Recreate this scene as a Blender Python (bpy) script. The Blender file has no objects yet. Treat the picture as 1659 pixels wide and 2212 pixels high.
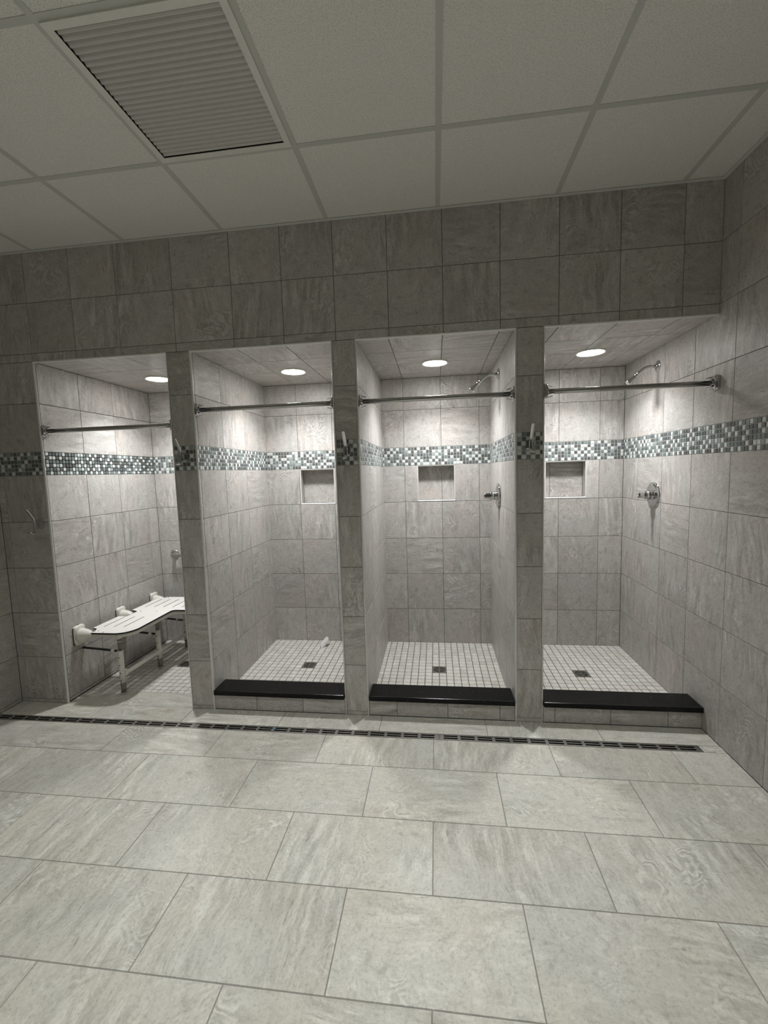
import bpy, math, random
from mathutils import Vector, Matrix
random.seed(7)
PI = math.pi
S = bpy.context.scene
C = S.collection

# ------------------------------------------------------------------ measurements (metres)
XL, XR = -2.703, 1.575           # side walls
YB = 1.075                       # back wall of the stalls
YR = -5.0                        # wall behind the camera
H = 2.878                        # ceiling grid
ZO = 2.233                       # soffit of the stalls
EC = .0080                        # the cheeks stand this far inside the outer edge of the trims
OPEN = [(-2.3607, -1.4586), (-1.3170, -0.4474), (-0.3156, 0.5707), (0.7106, XR)]
ZS = [0.024, 0.3190, 0.6220, 0.9251, 1.2285]
MB0, MB1 = 1.5295, 1.6775        # glass mosaic band
ZA, ZS2, ZS1 = 1.9800, 2.2822, 2.5843
XK = [-2.6590, -2.3560, -2.0526, -1.7518, -1.3937, -1.0300, -0.7268, -0.4236, -0.1206, 0.1813, 0.4864, 0.7893, 1.0934, 1.3979]

# ------------------------------------------------------------------ node helpers
def new_mat(name):
    m = bpy.data.materials.new(name); m.use_nodes = True
    nt = m.node_tree
    for n in list(nt.nodes): nt.nodes.remove(n)
    out = nt.nodes.new('ShaderNodeOutputMaterial')
    b = nt.nodes.new('ShaderNodeBsdfPrincipled')
    nt.links.new(b.outputs[0], out.inputs[0])
    return m, nt, b
def N(nt, typ, **kw):
    n = nt.nodes.new(typ)
    for k, v in kw.items(): setattr(n, k, v)
    return n
def L(nt, a, b): nt.links.new(a, b)
def setin(n, **kw):
    for k, v in kw.items(): n.inputs[k.replace('_', ' ')].default_value = v
def ramp(nt, fac, stops):
    r = N(nt, 'ShaderNodeValToRGB'); cr = r.color_ramp
    while len(cr.elements) > 1: cr.elements.remove(cr.elements[0])
    cr.elements[0].position = stops[0][0]; cr.elements[0].color = stops[0][1]
    for p, c in stops[1:]:
        e = cr.elements.new(p); e.color = c
    L(nt, fac, r.inputs[0]); return r.outputs[0]
def g(v, a=1.0): return (v, v, v, a)
def rgb(r, gg, b): return (r, gg, b, 1.0)
def mix(nt, fac, a, b, mode='MIX'):
    n = N(nt, 'ShaderNodeMix', data_type='RGBA', blend_type=mode)
    for sock, v in ((n.inputs[0], fac), (n.inputs[6], a), (n.inputs[7], b)):
        if isinstance(v, (int, float, tuple)): sock.default_value = v
        else: L(nt, v, sock)
    return n.outputs[2]
def math_(nt, op, a, b=0.0):
    n = N(nt, 'ShaderNodeMath', operation=op)
    for sock, v in ((n.inputs[0], a), (n.inputs[1], b)):
        if isinstance(v, (int, float)): sock.default_value = v
        else: L(nt, v, sock)
    return n.outputs[0]
def noise(nt, vec, scale, detail=4, rough=0.55, dist=0.0):
    n = N(nt, 'ShaderNodeTexNoise', noise_dimensions='3D')
    L(nt, vec, n.inputs['Vector'])
    n.inputs['Scale'].default_value = scale; n.inputs['Detail'].default_value = detail
    n.inputs['Roughness'].default_value = rough; n.inputs['Distortion'].default_value = dist
    return n

def stone(name, base, light, dark, rough=0.42, streak=1.0, bump=0.15, fine_amt=1.0):
    """veined quartzite-look porcelain; every tile has its own patch of the uv plane"""
    m, nt, b = new_mat(name)
    uv = N(nt, 'ShaderNodeUVMap'); uv.uv_map = 'UVMap'
    def warp(src, scale, amt, det=3):
        w = noise(nt, src, scale, det, 0.55)
        sub = N(nt, 'ShaderNodeVectorMath', operation='SUBTRACT'); L(nt, w.outputs['Color'], sub.inputs[0]); sub.inputs[1].default_value = (0.5, 0.5, 0.5)
        sc = N(nt, 'ShaderNodeVectorMath', operation='SCALE'); L(nt, sub.outputs[0], sc.inputs[0]); sc.inputs['Scale'].default_value = amt
        add = N(nt, 'ShaderNodeVectorMath', operation='ADD'); L(nt, src, add.inputs[0]); L(nt, sc.outputs[0], add.inputs[1])
        return add.outputs[0]
    w1 = warp(uv.outputs[0], 3.0, 0.085)
    w2 = warp(w1, 16.0, 0.022, 4)
    w3 = warp(uv.outputs[0], 4.5, 0.20, 3)
    def stretched(src, sx, sy, **kw):
        mp = N(nt, 'ShaderNodeMapping'); mp.inputs['Scale'].default_value = (sx, sy, 1.0); L(nt, src, mp.inputs[0])
        return noise(nt, mp.outputs[0], 1.0, **kw)
    # bedding: long streaks along u, a coarse and a fine set
    s1 = stretched(w2, 5.0, 26.0, detail=8, rough=0.66).outputs[0]
    s2 = stretched(w2, 9.0, 75.0, detail=5, rough=0.6).outputs[0]
    cloud = noise(nt, w1, 4.5, 7, 0.62).outputs[0]
    mott = noise(nt, w2, 22.0, 7, 0.68).outputs[0]
    fine = noise(nt, w2, 95.0, 4, 0.7).outputs[0]
    # which part of the slab is streaky, which is mottled
    zone = ramp(nt, noise(nt, uv.outputs[0], 2.6, 2, 0.5).outputs[0], [(0.40, g(0)), (0.58, g(1))])
    # whorls: contour lines of a warped field
    fld = noise(nt, w3, 2.6, 3, 0.50, 0.5).outputs[0]
    ridge = math_(nt, 'POWER', math_(nt, 'ABSOLUTE', math_(nt, 'SINE', math_(nt, 'ADD', math_(nt, 'MULTIPLY', fld, 85.0), math_(nt, 'MULTIPLY', mott, 5.0)))), 2.0)
    wm = math_(nt, 'MULTIPLY', ramp(nt, noise(nt, uv.outputs[0], 3.3, 3, 0.6).outputs[0], [(0.53, g(0)), (0.66, g(1))]), ramp(nt, mott, [(0.38, g(0.1)), (0.58, g(1))]))
    # cracks
    rg = N(nt, 'ShaderNodeTexNoise', noise_dimensions='3D', noise_type='RIDGED_MULTIFRACTAL'); L(nt, w3, rg.inputs['Vector'])
    rg.inputs['Scale'].default_value = 4.0; rg.inputs['Detail'].default_value = 5; rg.inputs['Roughness'].default_value = 0.55
    crack = ramp(nt, rg.outputs[0], [(0.62, g(0)), (0.86, g(1))])
    c = ramp(nt, cloud, [(0.30, dark), (0.48, base), (0.58, base), (0.74, light)])
    streaky = ramp(nt, s1, [(0.30, dark), (0.44, tuple(0.5 * (p + q) for p, q in zip(dark, base))), (0.52, base), (0.64, light)])
    mottled = ramp(nt, mott, [(0.32, dark), (0.47, base), (0.55, base), (0.70, light)])
    c = mix(nt, math_(nt, 'MULTIPLY', zone, 0.85 * streak), c, streaky)
    c = mix(nt, math_(nt, 'MULTIPLY', math_(nt, 'SUBTRACT', 1.0, zone), 0.72), c, mottled)
    dk = tuple(x * 0.60 for x in dark[:3]) + (1,)
    lt = tuple(min(1, x * 1.14) for x in light[:3]) + (1,)
    thin = ramp(nt, s2, [(0.30, g(1)), (0.40, g(0)), (1.0, g(0))])
    c = mix(nt, math_(nt, 'MULTIPLY', math_(nt, 'MULTIPLY', thin, zone), 0.70 * streak), c, dk)
    lthin = ramp(nt, s2, [(0.60, g(0)), (0.70, g(1))])
    c = mix(nt, math_(nt, 'MULTIPLY', math_(nt, 'MULTIPLY', lthin, zone), 0.55 * streak), c, lt)
    c = mix(nt, math_(nt, 'MULTIPLY', math_(nt, 'MULTIPLY', ridge, wm), 0.62), c, lt)
    c = mix(nt, math_(nt, 'MULTIPLY', math_(nt, 'MULTIPLY', math_(nt, 'SUBTRACT', 1.0, ridge), wm), 0.42), c, dk)
    c = mix(nt, math_(nt, 'MULTIPLY', crack, 0.26), c, lt)
    c = mix(nt, math_(nt, 'MULTIPLY', ramp(nt, fine, [(0.34, g(1)), (0.47, g(0))]), 0.36 * fine_amt), c, dk)
    c = mix(nt, math_(nt, 'MULTIPLY', ramp(nt, fine, [(0.54, g(0)), (0.68, g(1))]), 0.28 * fine_amt), c, lt)
    hue = ramp(nt, noise(nt, w1, 3.0, 3, 0.5).outputs[0], [(0.36, rgb(1.018, .992, .980)), (0.50, g(1)), (0.64, rgb(.984, 1.0, 1.014))])
    c = mix(nt, 1.0, c, hue, 'MULTIPLY')
    # tile to tile shade
    at = N(nt, 'ShaderNodeAttribute', attribute_name='tone')
    tone = math_(nt, 'ADD', 0.94, math_(nt, 'MULTIPLY', at.outputs['Fac'], 0.14))
    vm = N(nt, 'ShaderNodeVectorMath', operation='SCALE'); L(nt, c, vm.inputs[0]); L(nt, tone, vm.inputs['Scale'])
    L(nt, vm.outputs[0], b.inputs['Base Color'])
    L(nt, ramp(nt, cloud, [(0.3, g(rough + 0.06)), (0.7, g(rough - 0.06))]), b.inputs['Roughness'])
    b.inputs['Specular IOR Level'].default_value = 0.45
    hsum = math_(nt, 'ADD', math_(nt, 'MULTIPLY', s1, 0.9), math_(nt, 'ADD', math_(nt, 'MULTIPLY', math_(nt, 'MULTIPLY', ridge, wm), 0.30), math_(nt, 'ADD', math_(nt, 'MULTIPLY', fine, 0.16), math_(nt, 'MULTIPLY', mott, 0.3))))
    bp = N(nt, 'ShaderNodeBump'); bp.inputs['Strength'].default_value = bump; bp.inputs['Distance'].default_value = 0.006
    L(nt, hsum, bp.inputs['Height']); L(nt, bp.outputs[0], b.inputs['Normal'])
    return m

def plain(name, col, rough=0.5, metal=0.0, spec=0.5, var=0.0, scale=40, bump=0.0, coat=0.0):
    m, nt, b = new_mat(name)
    tc = N(nt, 'ShaderNodeTexCoord')
    n = noise(nt, tc.outputs['Object'], scale, 4, 0.6)
    lo = tuple(max(0, x * (1 - var)) for x in col[:3]) + (1,); hi = tuple(min(1, x * (1 + var)) for x in col[:3]) + (1,)
    L(nt, ramp(nt, n.outputs[0], [(0.3, lo), (0.7, hi)]), b.inputs['Base Color'])
    b.inputs['Roughness'].default_value = rough; b.inputs['Metallic'].default_value = metal
    b.inputs['Specular IOR Level'].default_value = spec
    if coat: b.inputs['Coat Weight'].default_value = coat; b.inputs['Coat Roughness'].default_value = 0.12
    if bump:
        bp = N(nt, 'ShaderNodeBump'); bp.inputs['Strength'].default_value = bump; bp.inputs['Distance'].default_value = 0.002
        L(nt, n.outputs[0], bp.inputs['Height']); L(nt, bp.outputs[0], b.inputs['Normal'])
    return m

M = {}
M['wall'] = stone('wall_stone_tile', rgb(.478, .458, .430), rgb(.620, .602, .574), rgb(.290, .272, .248), 0.42, 1.0, 0.34)
M['floor'] = stone('floor_stone_tile', rgb(.520, .505, .447), rgb(.665, .652, .588), rgb(.335, .320, .275), 0.42, 1.0, 0.34)
M['pan'] = stone('pan_mosaic_tile', rgb(.600, .580, .532), rgb(.700, .682, .635), rgb(.440, .422, .380), 0.45, 0.7, 0.10)
M['grout'] = plain('wall_grout', rgb(.155, .147, .136), 0.9, var=.10)
M['fgrout'] = plain('floor_grout', rgb(.25, .243, .225), 0.9, var=.10)
M['pgrout'] = plain('pan_grout', rgb(.115, .106, .094), 0.9, var=.10)
M['mgrout'] = plain('mosaic_grout', rgb(.46, .46, .44), 0.8, var=.06)
M['g_pale'] = plain('glass_pale', rgb(.66, .69, .67), 0.34, var=.10, scale=25, coat=.2)
M['g_sage'] = plain('glass_sage', rgb(.185, .222, .214), 0.34, var=.22, scale=25, coat=.12)
M['g_slate'] = plain('glass_slate', rgb(.122, .140, .143), 0.34, var=.22, scale=25, coat=.12)
M['g_umber'] = plain('glass_umber', rgb(.112, .112, .105), 0.34, var=.22, scale=25, coat=.12)
M['g_mist'] = plain('glass_mist', rgb(.300, .345, .337), 0.34, var=.15, scale=25, coat=.12)
M['alu'] = plain('satin_aluminium_edge', rgb(.74, .74, .71), 0.36, 0.25, var=.04)
M['chrome'] = plain('polished_chrome', rgb(.58, .58, .585), 0.05, 1.0, var=.02)
M['steel'] = plain('brushed_stainless', rgb(.48, .475, .46), 0.20, 1.0, var=.05)
M['dsteel'] = plain('drain_steel', rgb(.52, .51, .48), 0.30, 1.0, var=.10)
M['dark'] = plain('dark_void', rgb(.012, .012, .012), 0.8)
M['black'] = plain('black_edge', rgb(.015, .015, .018), 0.45)
M['enamel'] = plain('white_enamel', rgb(.74, .73, .66), 0.30, var=.03)
M['phen'] = plain('white_phenolic_seat', rgb(.80, .79, .75), 0.36, var=.02)
M['foot'] = plain('grey_foot_sleeve', rgb(.22, .20, .175), 0.40, 0.5, var=.10)
M['rubber'] = plain('rubber_tip', rgb(.45, .44, .41), 0.6)
M['panel'] = None
M['grid'] = plain('ceiling_grid_paint', rgb(.56, .575, .53), 0.5, var=.02)
M['angle'] = plain('wall_angle_paint', rgb(.66, .67, .64), 0.5, var=.02)
M['vent'] = plain('vent_paint', rgb(.76, .76, .70), 0.45, var=.03)
M['slat'] = plain('vent_slat_paint', rgb(.60, .59, .545), 0.5, var=.03)
M['wipe'] = plain('crumpled_white', rgb(.64, .63, .61), 0.7, var=.08)
M['blue'] = plain('blue_scrap', rgb(.10, .28, .52), 0.5, var=.2)
M['wallpaint'] = plain('room_wall_paint', rgb(.22, .215, .205), 0.7, var=.05)
M['caulk'] = plain('grey_caulk', rgb(.33, .32, .30), 0.6)

def make_granite():
    m, nt, b = new_mat('black_granite')
    tc = N(nt, 'ShaderNodeTexCoord')
    v = N(nt, 'ShaderNodeTexVoronoi'); v.inputs['Scale'].default_value = 260; L(nt, tc.outputs['Object'], v.inputs['Vector'])
    n2 = noise(nt, tc.outputs['Object'], 7, 5, 0.6)
    fl = ramp(nt, v.outputs['Color'], [(0.90, g(0)), (0.97, g(1))])
    clou = ramp(nt, n2.outputs[0], [(0.52, g(0.0)), (0.75, g(0.5))])
    c = mix(nt, fl, rgb(.0045, .0048, .005), rgb(.05, .052, .048))
    c = mix(nt, math_(nt, 'MULTIPLY', clou, 0.06), c, rgb(.14, .135, .11))
    L(nt, c, b.inputs['Base Color'])
    b.inputs['Roughness'].default_value = 0.22
    b.inputs['Specular IOR Level'].default_value = 0.22
    return m
M['granite'] = make_granite()

def make_panel():
    m, nt, b = new_mat('mineral_fibre_panel')
    tc = N(nt, 'ShaderNodeTexCoord')
    n1 = noise(nt, tc.outputs['Object'], 250, 2, 0.5)
    n2 = noise(nt, tc.outputs['Object'], 520, 2, 0.6)
    n3 = noise(nt, tc.outputs['Object'], 2.0, 2, 0.5)
    pits = ramp(nt, n1.outputs[0], [(0.30, g(0.0)), (0.52, g(1))])
    c = mix(nt, pits, rgb(.63, .625, .575), rgb(.86, .855, .80))
    c = mix(nt, math_(nt, 'MULTIPLY', ramp(nt, n2.outputs[0], [(0.4, g(1)), (0.6, g(0))]), 0.14), c, rgb(.66, .65, .60))
    c = mix(nt, math_(nt, 'MULTIPLY', n3.outputs[0], 0.08), c, rgb(.78, .76, .70))
    L(nt, c, b.inputs['Base Color']); b.inputs['Roughness'].default_value = 0.9
    b.inputs['Specular IOR Level'].default_value = 0.2
    bp = N(nt, 'ShaderNodeBump'); bp.inputs['Strength'].default_value = 0.5; bp.inputs['Distance'].default_value = 0.002
    L(nt, pits, bp.inputs['Height']); L(nt, bp.outputs[0], b.inputs['Normal'])
    return m
M['panel'] = make_panel()

def make_lens(strength):
    m, nt, b = new_mat('lit_diffuser')
    b.inputs['Base Color'].default_value = rgb(.9, .9, .9)
    b.inputs['Emission Color'].default_value = rgb(1.0, .995, .98)
    b.inputs['Emission Strength'].default_value = strength
    return m
M['lens'] = make_lens(62.0)

# ------------------------------------------------------------------ object helpers
def tag(o, label=None, cat=None, group=None, kind=None):
    if label: o['label'] = label
    if cat: o['category'] = cat
    if group: o['group'] = group
    if kind: o['kind'] = kind
    return o
def empty(name, loc, label, cat, group=None, rz=0):
    o = bpy.data.objects.new(name, None); C.objects.link(o)
    o.empty_display_size = 0.05
    o.location = loc; o.rotation_euler = (0, 0, rz)
    return tag(o, label, cat, group)

class MB:
    """collects quads/polys with material slots, uv and a per-face tone; builds ONE mesh object"""
    def __init__(s): s.v = []; s.f = []; s.m = []; s.uv = []; s.t = []; s.sm = []; s.mats = []
    def mi(s, mat):
        if mat not in s.mats: s.mats.append(mat)
        return s.mats.index(mat)
    def face(s, pts, mat, uvs=None, tone=0.5, smooth=False):
        i = len(s.v); s.v += [tuple(p) for p in pts]; s.f.append(list(range(i, i + len(pts))))
        s.m.append(s.mi(mat)); s.uv.append(uvs or [(0, 0)] * len(pts)); s.t.append(tone); s.sm.append(smooth)
    def grid(s, rings, mat, closed=True, caps=True, smooth=True):
        """rings: list of equal-length loops"""
        base = len(s.v); n = len(rings[0])
        for r in rings: s.v += [tuple(p) for p in r]
        k = s.mi(mat)
        for a in range(len(rings) - 1):
            for j in range(n if closed else n - 1):
                j2 = (j + 1) % n
                s.f.append([base + a * n + j, base + a * n + j2, base + (a + 1) * n + j2, base + (a + 1) * n + j])
                s.m.append(k); s.uv.append([(0, 0)] * 4); s.t.append(0.5); s.sm.append(smooth)
        if caps:
            for idx, rev in ((0, True), (len(rings) - 1, False)):
                f = [base + idx * n + j for j in range(n)]
                if rev: f.reverse()
                s.f.append(f); s.m.append(k); s.uv.append([(0, 0)] * n); s.t.append(0.5); s.sm.append(False)
    def box(s, x0, x1, y0, y1, z0, z1, mat):
        p = [(x0, y0, z0), (x1, y0, z0), (x1, y1, z0), (x0, y1, z0), (x0, y0, z1), (x1, y0, z1), (x1, y1, z1), (x0, y1, z1)]
        for q in ((0, 3, 2, 1), (4, 5, 6, 7), (0, 1, 5, 4), (1, 2, 6, 5), (2, 3, 7, 6), (3, 0, 4, 7)):
            pts = [p[i] for i in q]
            s.face(pts, mat, [(a[0] + a[1] * .37, a[2] + a[1] * .5) for a in pts])
    def tube(s, path, r, mat, n=14, caps=True):
        path = [Vector(p) for p in path]
        rr = r if isinstance(r, (list, tuple)) else [r] * len(path)
        rings = []; up = None
        for i, p in enumerate(path):
            if i == 0: t = path[1] - p
            elif i == len(path) - 1: t = p - path[i - 1]
            else: t = (path[i + 1] - p).normalized() + (p - path[i - 1]).normalized()
            t.normalize()
            if up is None:
                up = Vector((0, 0, 1)) if abs(t.z) < 0.9 else Vector((1, 0, 0))
            a = t.cross(up).normalized(); bb = a.cross(t).normalized(); up = bb
            rings.append([p + (a * math.cos(2 * PI * k / n) + bb * math.sin(2 * PI * k / n)) * rr[i] for k in range(n)])
        s.grid(rings, mat, True, caps)
    def lathe(s, origin, axis, prof, mat, n=28, sx=1.0, sy=1.0, caps=True, ref=None):
        """prof: list of (distance along axis, radius)"""
        ax = Vector(axis).normalized()
        u = Vector(ref) if ref else (Vector((0, 0, 1)) if abs(ax.z) < 0.9 else Vector((1, 0, 0)))
        a = ax.cross(u).normalized(); bb = a.cross(ax).normalized()
        o = Vector(origin)
        s.grid([[o + ax * d + (a * math.cos(2 * PI * k / n) * sx + bb * math.sin(2 * PI * k / n) * sy) * r for k in range(n)] for d, r in prof], mat, True, caps)
    def prism(s, outline, z0, z1, mat, matside=None, frame=None):
        """outline in 2D extruded between z0 and z1; frame maps (a,b,z)->xyz"""
        fr = frame or (lambda a, b, z: (a, b, z))
        n = len(outline)
        s.face([fr(a, b, z1) for a, b in outline], mat)
        s.face([fr(a, b, z0) for a, b in reversed(outline)], matside or mat)
        for i in range(n):
            a, b2 = outline[i], outline[(i + 1) % n]
            s.face([fr(*a, z0), fr(*b2, z0), fr(*b2, z1), fr(*a, z1)], matside or mat)
    # ---- tiled planes
    def tile(s, o, u, v, nrm, r, mat, gap=0.003, ch=0.0012, h=0.0022, rot=None):
        u0, u1, v0, v1 = r
        if u1 - u0 < gap * 1.3 or v1 - v0 < gap * 1.3: return
        P = lambda a, b, d: (o[0] + u[0] * a + v[0] * b + nrm[0] * d, o[1] + u[1] * a + v[1] * b + nrm[1] * d, o[2] + u[2] * a + v[2] * b + nrm[2] * d)
        a0, a1, b0, b1 = u0 + gap / 2, u1 - gap / 2, v0 + gap / 2, v1 - gap / 2
        ou, ov = random.uniform(0, 40), random.uniform(0, 40)
        k = rot if rot is not None else random.choice((0, 1))
        fl = random.choice((-1, 1)); fl2 = random.choice((-1, 1))
        an = random.uniform(-0.12, 0.12); ca, sa = math.cos(an), math.sin(an)
        def UV(a, b):
            a = (a - u0) * fl; b = (b - v0) * fl2
            a, b = ca * a - sa * b, sa * a + ca * b
            return (a + ou, b + ov) if k == 0 else (b + ou, a + ov)
        tone = random.random()
        base = [(a0, b0), (a1, b0), (a1, b1), (a0, b1)]
        top = [(a0 + ch, b0 + ch), (a1 - ch, b0 + ch), (a1 - ch, b1 - ch), (a0 + ch, b1 - ch)]
        flip = (Vector(u).cross(Vector(v))).dot(Vector(nrm)) < 0
        def put(pts, uvs):
            if flip: pts = pts[::-1]; uvs = uvs[::-1]
            s.face(pts, mat, uvs, tone)
        put([P(a, b, h) for a, b in top], [UV(a, b) for a, b in top])
        for i in range(4):
            j = (i + 1) % 4
            put([P(*base[i], 0), P(*base[j], 0), P(*top[j], h), P(*top[i], h)], [UV(*base[i]), UV(*base[j]), UV(*top[j]), UV(*top[i])])
    def backing(s, o, u, v, nrm, r, mat, d=0.0):
        u0, u1, v0, v1 = r
        P = lambda a, b: (o[0] + u[0] * a + v[0] * b + nrm[0] * d, o[1] + u[1] * a + v[1] * b + nrm[1] * d, o[2] + u[2] * a + v[2] * b + nrm[2] * d)
        pts = [P(u0, v0), P(u1, v0), P(u1, v1), P(u0, v1)]
        if (Vector(u).cross(Vector(v))).dot(Vector(nrm)) < 0: pts.reverse()
        s.face(pts, mat, [(0, 0), (1, 0), (1, 1), (0, 1)])
    def field(s, o, u, v, nrm, r, us, vs, mat, grout, holes=(), gap=0.0026, vert=0.8, back=True, h=0.0022, ch=0.0010):
        """tiles between the seams us / vs inside rectangle r, minus holes"""
        u0, u1, v0, v1 = r
        uu = [u0] + [x for x in sorted(us) if u0 + 0.004 < x < u1 - 0.004] + [u1]
        vv = [v0] + [x for x in sorted(vs) if v0 + 0.004 < x < v1 - 0.004] + [v1]
        def cut(q, hs):
            for hh in hs:
                a0, a1, b0, b1 = q; c0, c1, d0, d1 = hh
                if c0 < a1 - 1e-5 and c1 > a0 + 1e-5 and d0 < b1 - 1e-5 and d1 > b0 + 1e-5:
                    res = []
                    if c0 > a0: res.append((a0, c0, b0, b1))
                    if c1 < a1: res.append((c1, a1, b0, b1))
                    m0, m1 = max(a0, c0), min(a1, c1)
                    if d0 > b0: res.append((m0, m1, b0, d0))
                    if d1 < b1: res.append((m0, m1, d1, b1))
                    out = []
                    for x in res: out += cut(x, hs)
                    return out
            return [q]
        for i in range(len(uu) - 1):
            for j in range(len(vv) - 1):
                for q in cut((uu[i], uu[i + 1], vv[j], vv[j + 1]), holes):
                    s.tile(o, u, v, nrm, q, mat, gap, ch, h, rot=(1 if random.random() < vert else 0))
        if back:
            for q in cut(r, holes): s.backing(o, u, v, nrm, q, grout)
    def mosaic(s, o, u, v, nrm, u0, u1, rng, back=True, off=0.0):
        p = (MB1 - MB0) / 6
        n0 = math.floor((u0 - off) / p); k = n0
        others = ['g_sage', 'g_slate', 'g_umber', 'g_sage', 'g_slate', 'g_umber', 'g_mist']
        prev = [False] * 6
        while off + k * p < u1:
            a0, a1 = max(u0, off + k * p), min(u1, off + (k + 1) * p)
            cur = [False] * 6
            for j in range(6):
                # pale pieces seldom touch edge to edge, the rest are mixed at random
                near = prev[j] or (j > 0 and cur[j - 1])
                cur[j] = rng.random() < (.05 if near else .48)
                nm = 'g_pale' if cur[j] else rng.choice(others)
                s.tile(o, u, v, nrm, (a0, a1, MB0 + j * p, MB0 + (j + 1) * p), M[nm], 0.0034, 0.0016, 0.0024, rot=0)
            prev = cur; k += 1
        if back: s.backing(o, u, v, nrm, (u0, u1, MB0, MB1), M['mgrout'])
    def build(s, name, parent=None, loc=None):
        me = bpy.data.meshes.new(name)
        me.from_pydata(s.v, [], s.f)
        for m in s.mats: me.materials.append(m)
        me.polygons.foreach_set('material_index', s.m)
        me.polygons.foreach_set('use_smooth', s.sm)
        ul = me.uv_layers.new(name='UVMap')
        flat = [c for f in s.uv for p in f for c in p]
        ul.data.foreach_set('uv', flat)
        at = me.attributes.new('tone', 'FLOAT', 'FACE'); at.data.foreach_set('value', s.t)
        me.update()
        o = bpy.data.objects.new(name, me); C.objects.link(o)
        if parent: o.parent = parent
        if loc: o.location = loc
        return o
def smooth_by_angle(o, deg=40):
    me = o.data
    for p in me.polygons: p.use_smooth = True
    me.set_sharp_from_angle(angle=math.radians(deg))
def bevel(o, w, seg=2, deg=40):
    md = o.modifiers.new('bevel', 'BEVEL'); md.width = w; md.segments = seg; md.limit_method = 'ANGLE'; md.angle_limit = math.radians(deg)
    return o
def weld(o):
    md = o.modifiers.new('weld', 'WELD'); md.merge_threshold = 1e-5
    return o
def struct(o):
    o['kind'] = 'structure'; return o

X, Y, Z = (1, 0, 0), (0, 1, 0), (0, 0, 1)
NX, NY, NZ = (-1, 0, 0), (0, -1, 0), (0, 0, -1)
rng = random.Random(3)
ROWS = [0.3190, 0.6220, 0.9251, 1.2285, MB0]
UPPER = [ZA, ZS2, ZS1]
T = 0.0022   # tile face stands this far in front of its grout plane

# ------------------------------------------------------------------ THE ROOM
# facing wall: the face above the openings plus the return left of the first opening
b = MB(); o0 = (0, T, 0)
b.field(o0, X, Z, NY, (XL, XR, ZO, H + .02), XK, UPPER, M['wall'], M['grout'], vert=.75)
b.field(o0, X, Z, NY, (XL, OPEN[0][0], 0, MB0), [-2.652], ZS, M['wall'], M['grout'])
b.field(o0, X, Z, NY, (XL, OPEN[0][0], MB1, ZO), [-2.652], [ZA], M['wall'], M['grout'])
b.mosaic(o0, X, Z, NY, XL, OPEN[0][0], rng)
# the solid behind the face (so it has a body) ends on the inside of stall one
b.box(XL, OPEN[0][0] - T, T + .001, YB + .1, 0, ZO, M['grout'])
b.box(XL, XR, T + .001, YB + .1, ZO + .03, H + .02, M['grout'])
# cheek of the first stall
oc = (OPEN[0][0] - T, 0, 0)   # cheek one is flush with the trim's outer edge
cy = [.020, .333, .645, .960]
b.field(oc, Y, Z, X, (0, YB, 0, MB0), cy, ZS, M['wall'], M['grout'])
b.field(oc, Y, Z, X, (0, YB, MB1, ZO), cy, [ZA], M['wall'], M['grout'])
b.mosaic(oc, Y, Z, X, 0, YB, rng)
b.box(OPEN[0][0] - .001, OPEN[0][0] + .004, .012, YB, 0, .005, M['black'])
struct(b.build('wall_facing'))

# the three partitions between the stalls
for i in range(3):
    x0, x1 = OPEN[i][1], OPEN[i + 1][0]
    b = MB()
    b.box(x0 - EC + T, x1 + EC - T, .0085, YB, 0, ZO + .02, M['grout'])
    b.box(x0, x1, T, .0085, 0, ZO + .02, M['grout'])
    b.field(o0, X, Z, NY, (x0, x1, 0, MB0), [], ZS, M['wall'], M['grout'], back=False)
    b.field(o0, X, Z, NY, (x0, x1, MB1, ZO), [], [ZA], M['wall'], M['grout'], back=False)
    b.mosaic(o0, X, Z, NY, x0, x1, rng, back=False, off=x0 + .002)
    b.backing((0, T - .0003, 0), X, Z, NY, (x0, x1, MB0, MB1), M['mgrout'])
    for xx, nn, ys in ((x0 - EC + T, NX, [.025, .310, .655, .960]), (x1 + EC - T, X, [.026, .337, .668, .972])):
        of = (xx, 0, 0)
        b.field(of, Y, Z, nn, (.0090, YB, 0, MB0), ys, ROWS, M['wall'], M['grout'], back=False, vert=.9)
        b.field(of, Y, Z, nn, (.0090, YB, MB1, ZO), ys, [ZA], M['wall'], M['grout'], back=False, vert=.9)
        b.mosaic(of, Y, Z, nn, .0090, YB, rng, back=False)
        b.backing((xx + nn[0] * .0003, 0, 0), Y, Z, nn, (.0090, YB, MB0, MB1), M['mgrout'])
    struct(b.build('wall_partition'))

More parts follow.
